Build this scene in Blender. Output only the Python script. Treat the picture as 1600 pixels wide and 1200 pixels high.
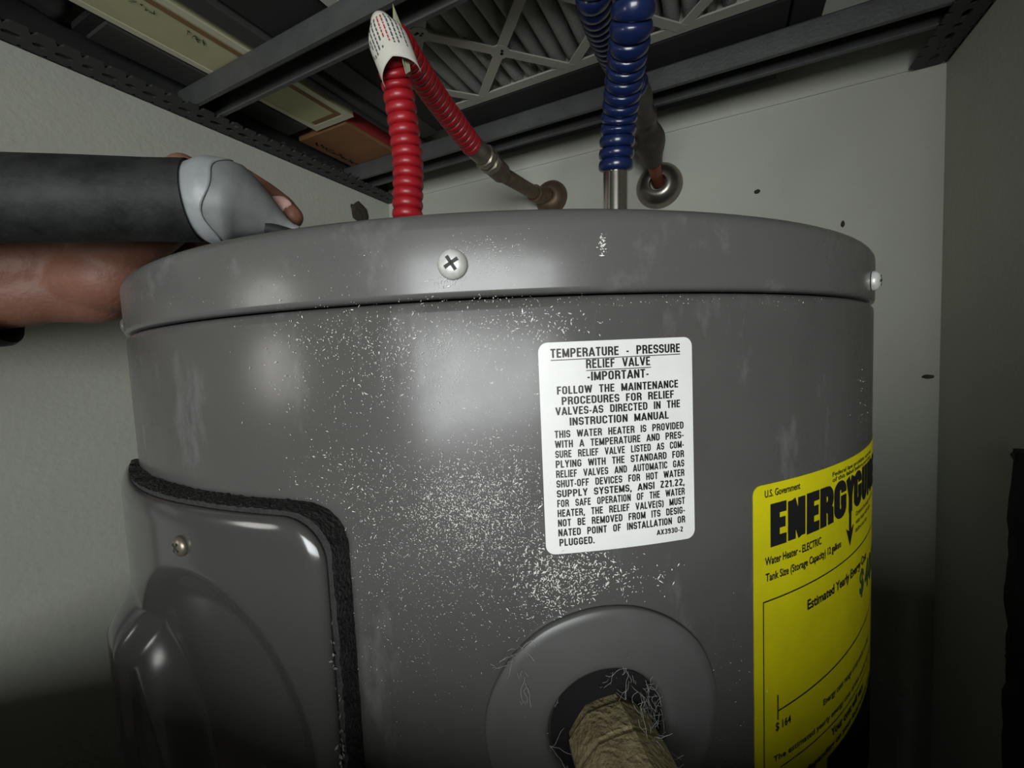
import bpy, bmesh, math, random
import numpy as np
from mathutils import Vector, Matrix, noise
random.seed(7)
for o in list(bpy.data.objects): bpy.data.objects.remove(o)
SC = bpy.context.scene
COL = SC.collection
PI = math.pi
rad = math.radians

# ------------------------------------------------------------------ camera
FPX, PITCH, ROLL, YAW, ZE = 669.568, .0675388, -.0445912, .458417, 1.0
_F = Vector((0, math.cos(PITCH), -math.sin(PITCH))); _U = Vector((0, math.sin(PITCH), math.cos(PITCH))); _X = Vector((1, 0, 0))
_XR = _X*math.cos(ROLL) + _U*math.sin(ROLL); _UR = -_X*math.sin(ROLL) + _U*math.cos(ROLL)
_M = Matrix.Rotation(YAW, 3, 'Z')
XR, UR, FW = _M @ _XR, _M @ _UR, _M @ _F
EYE = Vector((0, 0, ZE))
cam = bpy.data.cameras.new('camera'); co = bpy.data.objects.new('camera', cam); COL.objects.link(co)
cam.sensor_width = 36; cam.lens = FPX*36/1600; cam.clip_start = .005; cam.clip_end = 30
m4 = Matrix((XR, UR, -FW)).transposed().to_4x4(); m4.translation = EYE
co.matrix_world = m4
SC.camera = co

# ------------------------------------------------------------------ world, lamps, exposure
w = bpy.data.worlds.new('world'); SC.world = w; w.use_nodes = True
w.node_tree.nodes['Background'].inputs[0].default_value = (.8, .9, 1, 1)
w.node_tree.nodes['Background'].inputs[1].default_value = .02
SC.view_settings.view_transform = 'Standard'; SC.view_settings.look = 'None'
SC.view_settings.gamma = 1; SC.view_settings.use_curve_mapping = False
SC.view_settings.exposure = 0
# broad soft light from behind right, housed in an added hallway window
ADDED_WIN = (-.02, 1.10, .78, 1.24)     # x0, x1, z0, z1 of the panes
YH = -1.00                       # hallway wall
hl = bpy.data.lights.new('added_window_light', 'AREA'); ho = bpy.data.objects.new('added_window_light', hl); COL.objects.link(ho)
hl.energy = 11.5; hl.shape = 'RECTANGLE'; hl.size = ADDED_WIN[1]-ADDED_WIN[0]; hl.size_y = ADDED_WIN[3]-ADDED_WIN[2]; hl.color = (.96, .99, 1); hl.spread = rad(125)
ho.location = ((ADDED_WIN[0]+ADDED_WIN[1])/2, YH+.012, (ADDED_WIN[2]+ADDED_WIN[3])/2); ho.rotation_euler = (PI/2, 0, PI)
ho.rotation_euler = Vector((0, 1, 0)).to_track_quat('-Z', 'Z').to_euler()
# hand torch held beside the photographer, upper left
LPOS = Vector((-.45, -.37, 1.03))
sp = bpy.data.lights.new('torch_light', 'SPOT'); so = bpy.data.objects.new('torch_light', sp); COL.objects.link(so)
sp.energy = 1.1; sp.spot_size = rad(120); sp.spot_blend = 1.0; sp.shadow_soft_size = .07
sp.color = (1, .99, .93)
so.location = LPOS
so.rotation_euler = (Vector((-.16, .12, 1.13)) - LPOS).to_track_quat('-Z', 'Y').to_euler()

# ------------------------------------------------------------------ helpers
def at(px, py, d): return EYE + (FW + XR*((px-800)/FPX) - UR*((py-600)/FPX))*d
MATS = {}
def mat(name, col, rough=.6, metal=0, var=None, vscale=20, vamt=.5, bump=0, bscale=200, coat=0, spec=.5, rvar=0, trans=0, sss=0, detail=4):
    m = bpy.data.materials.new(name); m.use_nodes = True; MATS[name] = m
    nt = m.node_tree; b = nt.nodes['Principled BSDF']
    b.inputs['Base Color'].default_value = (*col, 1); b.inputs['Roughness'].default_value = rough
    b.inputs['Metallic'].default_value = metal; b.inputs['Specular IOR Level'].default_value = spec
    b.inputs['Coat Weight'].default_value = coat; b.inputs['Coat Roughness'].default_value = .12
    if sss: b.inputs['Subsurface Weight'].default_value = sss; b.inputs['Subsurface Radius'].default_value = (.008, .003, .0015)
    tc = nt.nodes.new('ShaderNodeTexCoord')
    if var or rvar:
        n = nt.nodes.new('ShaderNodeTexNoise'); n.inputs['Scale'].default_value = vscale; n.inputs['Detail'].default_value = detail
        n.inputs['Roughness'].default_value = .62
        nt.links.new(tc.outputs['Object'], n.inputs['Vector'])
        r = nt.nodes.new('ShaderNodeValToRGB'); r.color_ramp.elements[0].position = .5-vamt*.5; r.color_ramp.elements[1].position = .5+vamt*.5
        nt.links.new(n.outputs['Fac'], r.inputs['Fac'])
        if var:
            mx = nt.nodes.new('ShaderNodeMix'); mx.data_type = 'RGBA'
            mx.inputs['A'].default_value = (*col, 1); mx.inputs['B'].default_value = (*var, 1)
            nt.links.new(r.outputs['Color'], mx.inputs['Factor']); nt.links.new(mx.outputs['Result'], b.inputs['Base Color'])
        if rvar:
            mr = nt.nodes.new('ShaderNodeMapRange'); mr.inputs['To Min'].default_value = rough-rvar; mr.inputs['To Max'].default_value = rough+rvar
            nt.links.new(r.outputs['Color'], mr.inputs['Value']); nt.links.new(mr.outputs['Result'], b.inputs['Roughness'])
    if bump:
        n2 = nt.nodes.new('ShaderNodeTexNoise'); n2.inputs['Scale'].default_value = bscale; n2.inputs['Detail'].default_value = 3
        nt.links.new(tc.outputs['Object'], n2.inputs['Vector'])
        bp = nt.nodes.new('ShaderNodeBump'); bp.inputs['Strength'].default_value = bump; bp.inputs['Distance'].default_value = .002
        nt.links.new(n2.outputs['Fac'], bp.inputs['Height']); nt.links.new(bp.outputs['Normal'], b.inputs['Normal'])
    return m

mat('wall', (.54, .55, .47), .75, bump=.2, bscale=160, var=(.49, .50, .43), vscale=9, vamt=.6)
mat('wall_dark', (.50, .51, .47), .85, bump=.3, bscale=120)
mat('floor', (.18, .17, .15), .7, var=(.12, .115, .10), vscale=12)
mat('jamb', (.045, .035, .028), .6)
mat('white_trim', (.62, .62, .58), .45)
mat('tank', (.092, .089, .083), .25, var=(.077, .074, .069), vscale=35, vamt=.5, coat=.0, spec=.4, rvar=.06)
mat('lid', (.104, .101, .095), .27, var=(.098, .095, .089), vscale=40, vamt=.5, coat=.08, rvar=.06)
def add_dust(m, col, sc, lo, hi, amt):
    nt = m.node_tree; b = nt.nodes['Principled BSDF']; src = b.inputs['Base Color'].links[0].from_socket
    tc = nt.nodes.new('ShaderNodeTexCoord'); mp = nt.nodes.new('ShaderNodeMapping'); mp.inputs['Scale'].default_value = sc
    n = nt.nodes.new('ShaderNodeTexNoise'); n.inputs['Scale'].default_value = 1; n.inputs['Detail'].default_value = 7; n.inputs['Roughness'].default_value = .68
    r = nt.nodes.new('ShaderNodeMapRange'); r.inputs['From Min'].default_value = lo; r.inputs['From Max'].default_value = hi; r.inputs['To Max'].default_value = amt
    mx = nt.nodes.new('ShaderNodeMix'); mx.data_type = 'RGBA'; mx.inputs['B'].default_value = (*col, 1)
    nt.links.new(tc.outputs['Object'], mp.inputs['Vector']); nt.links.new(mp.outputs['Vector'], n.inputs['Vector'])
    nt.links.new(n.outputs['Fac'], r.inputs['Value']); nt.links.new(r.outputs['Result'], mx.inputs['Factor'])
    nt.links.new(src, mx.inputs['A']); nt.links.new(mx.outputs['Result'], b.inputs['Base Color'])
add_dust(MATS['tank'], (.24, .24, .23), (60, 60, 22), .56, .74, .42)
add_dust(MATS['lid'], (.26, .26, .25), (55, 55, 40), .55, .72, .42)
mat('cover', (.055, .053, .050), .16, coat=.4, rvar=.04, vscale=30)
mat('foam', (.018, .018, .017), .95, bump=1, bscale=900, var=(.04, .04, .037), vscale=500)
mat('flange', (.11, .109, .105), .36, var=(.095, .095, .09), vscale=60)
mat('hollow', (.004, .004, .004), .9)
mat('screw', (.78, .80, .78), .4, metal=.25, var=(.5, .48, .40), vscale=300)
mat('screw_dark', (.02, .02, .02), .6)
mat('brass', (.46, .39, .22), .5, metal=.2, var=(.22, .17, .085), vscale=220, vamt=.45, bump=.5, bscale=700)
mat('sticker', (.80, .80, .77), .35, var=(.74, .74, .71), vscale=120)
mat('ink', (.008, .008, .008), .4)
mat('energy_yellow', (.66, .60, .002), .5, var=(.55, .50, .004), vscale=70)
mat('energy_ink', (.012, .012, .012), .45)
mat('energy_green', (.05, .09, .04), .5)
mat('flake', (.80, .80, .74), .28, spec=.9, coat=.5)
mat('lint', (.40, .40, .37), .8)
mat('red_hose', (.42, .012, .020), .42, var=(.30, .008, .014), vscale=120, coat=.15)
mat('blue_hose', (.009, .020, .085), .28, var=(.007, .015, .065), vscale=100, coat=.4)
mat('chrome', (.80, .76, .70), .16, metal=1)
mat('nickel', (.28, .26, .21), .35, metal=.7, var=(.15, .12, .08), vscale=120)
mat('old_copper', (.17, .115, .07), .5, metal=.5, var=(.09, .065, .045), vscale=80, vamt=.5)
mat('new_copper', (.28, .10, .06), .45, metal=.6)
mat('dark_valve', (.10, .085, .07), .45, metal=.5, var=(.06, .05, .045), vscale=60)
mat('escutcheon', (.30, .28, .25), .3, metal=.9, var=(.2, .17, .14), vscale=40)
mat('steel_frame', (.12, .124, .12), .5, metal=.35, var=(.085, .088, .085), vscale=40, bump=.2, bscale=300)
mat('steel_rail', (.055, .057, .055), .6, metal=.3, var=(.04, .042, .04), vscale=50)
mat('filter_board', (.50, .49, .43), .85)
mat('filter_cloth', (.36, .36, .33), .95, bump=.5, bscale=400)
mat('dark_box', (.022, .022, .021), .85)
mat('grey_board', (.055, .055, .052), .8)
mat('cream', (.62, .60, .36), .8, var=(.52, .50, .30), vscale=25)
mat('cream_rim', (.70, .67, .50), .8)
mat('brown_band', (.26, .15, .07), .8)
mat('print_green', (.06, .075, .03), .8)
mat('orange_card', (.36, .17, .07), .85, var=(.26, .12, .05), vscale=20)
mat('paper', (.70, .68, .60), .75, var=(.62, .60, .52), vscale=60)
mat('paper_green', (.34, .37, .24), .8)
mat('print_red', (.45, .04, .04), .7)
mat('print_grey', (.06, .06, .07), .7)
mat('rubber', (.011, .0115, .0115), .6, spec=.3, var=(.034, .035, .034), vscale=55, vamt=.35, bump=.2, bscale=250)
mat('duct_tape', (.34, .36, .36), .42, var=(.28, .30, .30), vscale=70, bump=.3, bscale=120)
mat('grey_plastic', (.26, .27, .265), .5, var=(.16, .17, .165), vscale=60)
mat('skin', (.27, .125, .082), .55, var=(.20, .085, .055), vscale=45, vamt=.5, sss=.12, bump=.25, bscale=350)
mat('nail', (.80, .50, .43), .32)
mat('black_band', (.008, .008, .008), .6)
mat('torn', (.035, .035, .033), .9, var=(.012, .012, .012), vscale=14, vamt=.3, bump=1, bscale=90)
mat('smudge', (.07, .06, .04), .9, var=(.02, .02, .015), vscale=120)
mat('added_window_pane', (.5, .55, .6), .2)

def tag(o, label=None, cat=None, group=None, kind=None):
    if label: o['label'] = label
    if cat: o['category'] = cat
    if group: o['group'] = group
    if kind: o['kind'] = kind
    return o
def root_of(p):
    while p.parent: p = p.parent
    return p
def thing(name, label, cat, loc, group=None):
    o = bpy.data.objects.new(name, None); COL.objects.link(o); o.location = loc; o.empty_display_size = .02
    return tag(o, label, cat, group)
class MB:
    def __init__(s): s.v = []; s.f = []; s.mi = []
    def add(s, vs, fs, mi=0):
        n = len(s.v); s.v += [tuple(v) for v in vs]; s.f += [tuple(i+n for i in f) for f in fs]; s.mi += [mi]*len(fs); return s
    def box(s, a, b, mi=0):
        (x0, y0, z0), (x1, y1, z1) = a, b
        return s.add([(x0,y0,z0),(x1,y0,z0),(x1,y1,z0),(x0,y1,z0),(x0,y0,z1),(x1,y0,z1),(x1,y1,z1),(x0,y1,z1)],
                     [(0,3,2,1),(4,5,6,7),(0,1,5,4),(1,2,6,5),(2,3,7,6),(3,0,4,7)], mi)
    def bar(s, a, b, wd, th, up=Vector((0,0,1)), mi=0):
        a, b = Vector(a), Vector(b); d = (b-a).normalized(); sd = d.cross(up).normalized()*wd*.5; u = sd.cross(d).normalized()*th*.5
        vs = [a-sd-u, a+sd-u, a+sd+u, a-sd+u, b-sd-u, b+sd-u, b+sd+u, b-sd+u]
        return s.add(vs, [(0,1,2,3),(7,6,5,4),(0,4,5,1),(1,5,6,2),(2,6,7,3),(3,7,4,0)], mi)
    def tube(s, pts, rs, seg=24, cap=True, flat=None, mi=0):
        pts = [Vector(p) for p in pts]; n = len(pts)
        if not hasattr(rs, '__len__'): rs = [rs]*n
        T = [(pts[min(i+1, n-1)]-pts[max(i-1, 0)]).normalized() for i in range(n)]
        up = Vector((0,0,1)) if abs(T[0].z) < .9 else Vector((0,1,0))
        nrm = (up - T[0]*up.dot(T[0])).normalized()
        vs = []; fs = []
        for i in range(n):
            if i:
                q = T[i-1].rotation_difference(T[i]); nrm = q @ nrm; nrm = (nrm - T[i]*nrm.dot(T[i])).normalized()
            bn = T[i].cross(nrm)
            fa, fb = flat[i] if flat else (1, 1)
            for k in range(seg):
                a = 2*PI*k/seg
                vs.append(pts[i] + nrm*(math.cos(a)*rs[i]*fa) + bn*(math.sin(a)*rs[i]*fb))
        for i in range(n-1):
            for k in range(seg):
                a = i*seg+k; b = i*seg+(k+1) % seg
                fs.append((a, b, b+seg, a+seg))
        if cap: fs.append(tuple(range(seg-1, -1, -1))); fs.append(tuple((n-1)*seg+k for k in range(seg)))
        return s.add(vs, fs, mi)
    def lathe(s, prof, seg=64, mw=None, mi=0, closed=False):
        vs = []; fs = []
        for r, z in prof:
            for k in range(seg):
                a = 2*PI*k/seg; p = Vector((r*math.cos(a), r*math.sin(a), z)); vs.append(mw @ p if mw else p)
        n = len(prof)
        for i in range(n if closed else n-1):
            j = (i+1) % n
            for k in range(seg):
                k2 = (k+1) % seg
                fs.append((i*seg+k, i*seg+k2, j*seg+k2, j*seg+k))
        return s.add(vs, fs, mi)
    def build(s, name, m, parent=None, smooth=False, angle=40):
        me = bpy.data.meshes.new(name); off = Vector(root_of(parent).location) if parent else Vector((0,0,0))
        me.from_pydata([tuple(Vector(v)-off) for v in s.v], [], s.f)
        for k in (m if isinstance(m, (list, tuple)) else [m]): me.materials.append(MATS[k])
        me.polygons.foreach_set('material_index', s.mi)
        me.validate(); me.update()
        if smooth:
            me.polygons.foreach_set('use_smooth', [True]*len(me.polygons))
            me.set_sharp_from_angle(angle=rad(angle))
        o = bpy.data.objects.new(name, me); COL.objects.link(o)
        if parent: o.parent = parent
        return o
def spline(pts, step=.004):
    P = [Vector(p) for p in pts]; P = [P[0]*2-P[1]] + P + [P[-1]*2-P[-2]]; out = []
    for i in range(1, len(P)-2):
        n = max(2, int((P[i+1]-P[i]).length/step))
        for k in range(n):
            t = k/n; a, b, c, d = P[i-1], P[i], P[i+1], P[i+2]
            out.append(.5*((2*b)+(c-a)*t+(2*a-5*b+4*c-d)*t*t+(3*b-3*c+d-a)*t**3))
    out.append(P[-2]); return out
def resample(pts, step):
    L = [0]
    for a, b in zip(pts, pts[1:]): L.append(L[-1]+(b-a).length)
    n = int(L[-1]/step); out = []; j = 0
    for i in range(n+1):
        s = i*L[-1]/n
        while j < len(L)-2 and L[j+1] < s: j += 1
        t = (s-L[j])/max(1e-9, L[j+1]-L[j]); out.append(pts[j].lerp(pts[j+1], min(1, t)))
    return out, L[-1]
def sstep(a, b, x):
    t = min(1, max(0, (x-a)/(b-a))); return t*t*(3-2*t)

def _caph():
    cu = bpy.data.curves.new('t', 'FONT'); cu.body = 'H'; cu.size = 1
    ob = bpy.data.objects.new('t', cu); COL.objects.link(ob)
    dg = bpy.context.evaluated_depsgraph_get(); me = bpy.data.meshes.new_from_object(ob.evaluated_get(dg))
    h = max(v.co.y for v in me.vertices); bpy.data.objects.remove(ob); bpy.data.curves.remove(cu); bpy.data.meshes.remove(me); return h
CAPH = _caph()
# text -> flat 2-D triangles (metres, baseline at 0,0, height scaled to `cap`)
def text2d(body, cap, sx=1.0, bold=0.0):
    cu = bpy.data.curves.new('t', 'FONT'); cu.body = body; cu.size = 1; cu.offset = bold; cu.resolution_u = 3
    ob = bpy.data.objects.new('t', cu); COL.objects.link(ob)
    dg = bpy.context.evaluated_depsgraph_get(); me = bpy.data.meshes.new_from_object(ob.evaluated_get(dg))
    k = cap/CAPH
    vs = [(v.co.x*k*sx, v.co.y*k) for v in me.vertices]; fs = [tuple(p.vertices) for p in me.polygons]
    bpy.data.objects.remove(ob); bpy.data.curves.remove(cu); bpy.data.meshes.remove(me)
    if vs:
        x0 = min(v[0] for v in vs); vs = [(x-x0, y) for x, y in vs]; wd = max(v[0] for v in vs)
    else: wd = 0
    return vs, fs, wd


# condensed grotesque capitals drawn as strokes: letter -> (width, strokes); unit cap height
def _arc(cx, cy, rx, ry, a0, a1, n=9):
    return [(cx+rx*math.cos(rad(a0+(a1-a0)*k/n)), cy+ry*math.sin(rad(a0+(a1-a0)*k/n))) for k in range(n+1)]
def _font():
    W = .165; h = W/2; w = .50; l, r, b, t, m = h, w-h, h, 1-h, .5
    rr = .17
    def U(c): return _arc(r-rr, t-rr, rr, rr, 0, 90), _arc(l+rr, t-rr, rr, rr, 90, 180), _arc(l+rr, b+rr, rr, rr, 180, 270), _arc(r-rr, b+rr, rr, rr, 270, 360)
    tr, tl, bl, br = U(0)
    F = {}
    F['A'] = (.56, [[(.05, 0), (.28, 1-.02), (.51, 0)], [(.14, .27), (.42, .27)]])
    F['B'] = (w, [[(l, b), (l, t), (r-.14, t)]+_arc(r-.14, t-.205, .14, .205, 90, -90)+[(l, m+.03)], _arc(r-.14, b+.2275, .14, .2275, 90, -90)+[(l, b)]])
    F['C'] = (w, [[(r, .66)]+tr+tl+bl+br+[(r, .34)]])
    F['D'] = (w, [[(l, b), (l, t), (r-rr, t)]+list(reversed([]))+_arc(r-.2, t-.2, .2, .2, 90, 0)+_arc(r-.2, b+.2, .2, .2, 0, -90)+[(l, b)]])
    F['E'] = (.43, [[(.43-.01, t), (l, t), (l, b), (.43-.01, b)], [(l, m+.02), (.39, m+.02)]])
    F['F'] = (.42, [[(.41, t), (l, t), (l, 0)], [(l, m), (.37, m)]])
    F['G'] = (w+.02, [[(r, .68)]+tr+tl+bl+br+[(r, .46), (.27, .46)]])
    F['H'] = (w, [[(l, 0), (l, 1)], [(r, 0), (r, 1)], [(l, m), (r, m)]])
    F['I'] = (W, [[(h, 0), (h, 1)]])
    F['J'] = (.42, [[(.42-h, 1), (.42-h, .24)]+_arc(.21, .24, .21-h, .24-h, 0, -180)])
    F['K'] = (.52, [[(l, 0), (l, 1)], [(.47, 1), (l+.02, .42)], [(.21, .60), (.49, 0)]])
    F['L'] = (.41, [[(l, 1), (l, b), (.40, b)]])
    F['M'] = (.64, [[(l, 0), (l, .97), (.32, .08), (.64-h, .97), (.64-h, 0)]])
    F['N'] = (.52, [[(l, 0), (l, .97), (.52-h, .03), (.52-h, 1)]])
    F['O'] = (w+.02, [tr+tl+bl+br+[tr[0]]])
    F['P'] = (w, [[(l, 0), (l, t), (r-.14, t)]+_arc(r-.15, t-.23, .15, .23, 90, -90)+[(l, t-.46)]])
    F['Q'] = F['O']
    F['R'] = (w, [[(l, 0), (l, t), (r-.14, t)]+_arc(r-.15, t-.21, .15, .21, 90, -90)+[(l, t-.42)], [(.25, .5), (r-.01, .36), (r, 0)]])
    F['S'] = (w-.02, [[(w-.02-h, .70)]+_arc(.24, t-.18, .165, .18, 10, 180)+_arc(.24, .5+.085-.0, .165, .09, 180, 240, 4)+_arc(.24, .42, .165, .06, 60, 0, 4)+_arc(.24, b+.19, .165, .19, 0, -180)+[(h, .30)]])
    F['T'] = (.46, [[(0, t), (.46, t)], [(.23, t), (.23, 0)]])
    F['U'] = (w, [[(l, 1)]+[(l, .3)]+bl+br+[(r, 1)]])
    F['V'] = (.54, [[(.06, 1), (.27, .03), (.48, 1)]])
    F['W'] = (.76, [[(.06, 1), (.21, .04), (.38, .93), (.55, .04), (.70, 1)]])
    F['X'] = (.52, [[(.06, 0), (.46, 1)], [(.06, 1), (.46, 0)]])
    F['Y'] = (.52, [[(.06, 1), (.26, .45), (.46, 1)], [(.26, .45), (.26, 0)]])
    F['Z'] = (.46, [[(.02, t), (.39, t), (.07, b), (.45, b)]])
    F['-'] = (.26, [[(.02, .36), (.24, .36)]])
    F['.'] = (W, [[(h, 0), (h, W)]])
    F[','] = (W, [[(h, W), (h, 0), (h-.05, -.13)]])
    F['('] = (.24, [_arc(.34, .42, .26, .62, 125, 235)])
    F[')'] = (.24, [_arc(-.10, .42, .26, .62, 55, -55)])
    F['0'] = F['O']
    F['1'] = (.32, [[(.03, .74), (.22, .95), (.22, 0)]])
    F['2'] = (.46, [_arc(.23, t-.17, .155, .17, 170, -20)+[(.09, b), (.45, b)]])
    F['3'] = (.46, [_arc(.23, t-.17, .155, .18, 165, -80)+[(.2, .53)], [(.2, .53)]+_arc(.23, b+.2, .155, .22, 80, -165)])
    F['9'] = (.46, [_arc(.23, t-.2, .155, .2, 0, 360, 14), [(.385, t-.2), (.385, .3)]+_arc(.23, .25, .155, .17, 0, -160)])
    return F, W
FONT, FW_ = _font()
def stroke_text(body, cap, sx=1.0, track=.09, wt=None):
    wt = wt or FW_; vs = []; fs = []; x = 0
    def nm(a, b_): dx, dy = b_[0]-a[0], b_[1]-a[1]; L = math.hypot(dx, dy); return (-dy/L, dx/L)
    for ch in body:
        if ch == ' ': x += .3; continue
        wd, strokes = FONT[ch]
        for st_ in strokes:
            P = []
            for p in st_:
                if not P or math.hypot(p[0]-P[-1][0], p[1]-P[-1][1]) > 1e-4: P.append(p)
            runs = [[P[0]]]      # break the stroke at sharp corners
            for i in range(1, len(P)):
                runs[-1].append(P[i])
                if i < len(P)-1:
                    a, b_ = nm(P[i-1], P[i]), nm(P[i], P[i+1])
                    if a[0]*b_[0]+a[1]*b_[1] < -.15: runs.append([P[i]])
            for Q in runs:
                base = len(vs); n = len(Q)
                for i, p in enumerate(Q):
                    if 0 < i < n-1:
                        a, b_ = nm(Q[i-1], p), nm(p, Q[i+1]); k = 1+a[0]*b_[0]+a[1]*b_[1]; nx, ny = (a[0]+b_[0])/k, (a[1]+b_[1])/k
                    else: nx, ny = nm(Q[0], Q[1]) if i == 0 else nm(Q[-2], Q[-1])
                    for sg in (1, -1): vs.append(((x+p[0]+sg*nx*wt/2)*cap*sx, (p[1]+sg*ny*wt/2)*cap))
                for i in range(n-1): fs.append((base+2*i, base+2*i+1, base+2*i+3, base+2*i+2))
        x += wd+track
    return vs, fs, (x-track)*cap*sx

# ------------------------------------------------------------------ the setting
YB, XL, XRT = .65, -.5635, .221
YF = -.06
def structure(name, mb, m, label=None, **k):
    o = mb.build(name, m, **k); return tag(o, label, None, None, 'structure')
structure('floor', MB().box((-1.6, -1.2, -.1), (1.6, YB+.1, 0)), 'floor', 'dark concrete closet floor out of sight below the tank')
structure('ceiling', MB().box((-1.6, -1.2, 2.4), (1.6, YB+.1, 2.5)), 'wall', 'plain painted ceiling high above the steel shelf')
wl = structure('wall_left', MB().box((XL-.1, YF, 0), (XL, YB+.1, 2.4)), 'wall', 'pale grey painted wall under the slotted shelf rail')
# back wall: the drywall below the shelf line stands two millimetres behind the upper sheet
b = MB().box((XL, YB, 0), (XRT, YB+.1, 1.2955)); b.box((XL, YB-.0018, 1.2955), (XRT, YB+.1, 2.4))
wb = structure('wall_back', b, 'wall', 'pale grey painted wall behind the tank with two pipe stubs')
wr = structure('wall_right', MB().box((XRT, YF, 0), (XRT+.1, YB+.1, 2.4)), 'wall', 'dim grey painted wall to the right of the tank')
# hallway behind the photographer
b = MB().box((-1.6, YF-.1, 0), (XL-.1, YF, 2.4)); b.box((XL-.1, YF-.1, 0), (XL, YF, 2.4)); b.box((XRT, YF-.1, 0), (1.6, YF, 2.4)); b.box((XL, YF-.1, 2.05), (XRT, YF, 2.4))
structure('wall_front', b, 'wall_dark', 'wall with the closet doorway behind the photographer')
b = MB().box((-1.6, YH, 0), (-1.5, YF-.1, 2.4)); b.box((1.5, YH, 0), (1.6, YF-.1, 2.4))
b.box((-1.6, YH-.1, 0), (ADDED_WIN[0], YH, 2.4)); b.box((ADDED_WIN[1], YH-.1, 0), (1.6, YH, 2.4)); b.box((ADDED_WIN[0], YH-.1, 0), (ADDED_WIN[1], YH, ADDED_WIN[2])); b.box((ADDED_WIN[0], YH-.1, ADDED_WIN[3]), (ADDED_WIN[1], YH, 2.4))
structure('wall_hall', b, 'wall_dark', 'hallway walls behind the photographer')
structure('shade_board_1', MB().box((-.20, -.062, .01), (XRT-.022, -.040, .921)), 'jamb', 'added light-blocking board on the right of the closet opening behind the camera')  # unseen board, added to shade the lower front of the tank
structure('shade_board_2', MB().box((XL+.02, -.062, .01), (-.203, -.040, .790)), 'jamb', 'added light-blocking board on the left of the closet opening behind the camera')  # lower unseen board, added so the left wall darkens towards the floor
structure('trim_1', MB().box((XL, YF-.1, 0), (XL+.018, YF+.02, 2.05)), 'white_trim', 'white door jamb on the left of the closet opening')
structure('trim_2', MB().box((XRT-.020, YF-.1, 0), (XRT, YF+.128, 2.05)), 'jamb', 'dark brown door jamb on the right of the closet opening')

wn = structure('added_window_1', MB().box((ADDED_WIN[0], YH-.05, ADDED_WIN[2]), (ADDED_WIN[1], YH-.04, ADDED_WIN[3])), 'added_window_pane', 'added hallway window housing the soft light behind the photographer')  # unseen window, added only to house the area light
b = MB(); t_ = .03
b.box((ADDED_WIN[0]-t_, YH, ADDED_WIN[2]-t_), (ADDED_WIN[1]+t_, YH+.02, ADDED_WIN[2])); b.box((ADDED_WIN[0]-t_, YH, ADDED_WIN[3]), (ADDED_WIN[1]+t_, YH+.02, ADDED_WIN[3]+t_)); b.box((ADDED_WIN[0]-t_, YH, ADDED_WIN[2]), (ADDED_WIN[0], YH+.02, ADDED_WIN[3])); b.box((ADDED_WIN[1], YH, ADDED_WIN[2]), (ADDED_WIN[1]+t_, YH+.02, ADDED_WIN[3]))
b.build('added_window_frame', 'white_trim', wn)
# nails and specks in the back wall, a dark plug in the left wall
def blob(c, r, m, name, parent, squash=(1, 1, 1), seed=0, sub=2):
    bm = bmesh.new(); bmesh.ops.create_icosphere(bm, subdivisions=sub, radius=1)
    mb = MB(); vs = []
    for v in bm.verts:
        k = 1+.28*noise.noise(v.co*2.1+Vector((seed, seed*.7, 0)))
        vs.append(Vector(c)+Vector((v.co.x*squash[0], v.co.y*squash[1], v.co.z*squash[2]))*r*k)
    mb.add(vs, [tuple(x.index for x in f.verts) for f in bm.faces]); bm.free()
    return mb.build(name, m, parent, smooth=True, angle=60)
for i, (x, z, r, s) in enumerate([(.042, 1.195, .0036, (1, .5, .8)), (.131, 1.139, .0034, (.6, .5, 1.2)), (.211, .954, .004, (1.5, .4, .6)), (.02, 1.105, .002, (1, .5, 1))]):
    blob((x, YB, z), r, 'smudge', 'nail_hole', wb, s, i)
pl = blob((XL, .574, 1.259), .0125, 'smudge', 'wall_plug', None, (.35, 1.7, 1.35), 5, 3)
tag(pl, 'dark crumbled plug in the left wall below the shelf corner', 'wall plug')

# ------------------------------------------------------------------ water heater
TX, TY, R = -.15234, .29929, .22
def tk(az, z, r=R): return Vector((TX+r*math.cos(az), TY+r*math.sin(az), z))
wh = thing('water_heater', 'grey cylindrical water heater tank with white and yellow stickers', 'water heater', (TX, TY, 0))
MT = Matrix.Translation((TX, TY, 0))
ZS = 1.0171
prof = [(0, .02), (R-.006, .02), (R, .026), (R, .40), (R, .80), (R, .98), (R, ZS-.0048), (R-.0002, ZS-.0036), (R-.0008, ZS-.0025), (R-.0018, ZS-.0018), (R-.0032, ZS-.0015), (R-.009, ZS-.0013), (.05, ZS-.0012), (0, ZS-.0012)]
MB().lathe(prof, 256, MT).build('tank_jacket', 'tank', wh, True, 50)
zt = 1.0405
prof = [(R-.004, ZS-.001), (R-.0008, ZS-.0010), (R+.0002, ZS-.0004), (R+.0004, ZS+.0006), (R+.0004, zt-.0065)]
for k in range(1, 9):
    a = k*PI/16; prof.append((R+.0004-.0055*(1-math.cos(a)), zt-.0065+.0055*math.sin(a)))
prof += [(R-.010, zt-.0004), (R-.03, zt+.0004), (.1, zt+.001), (0, zt+.001)]
lid = MB().lathe(prof, 256, MT).build('lid', 'lid', wh, True, 50)
for k in range(3):
    a = rad(100+120*k); p = tk(a, .012, R-.03); MB().lathe([(0, 0), (.016, 0), (.016, .018), (.010, .022), (0, .022)], 16, Matrix.Translation((p.x, p.y, 0))).build('foot', 'foam', wh, True)

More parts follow.
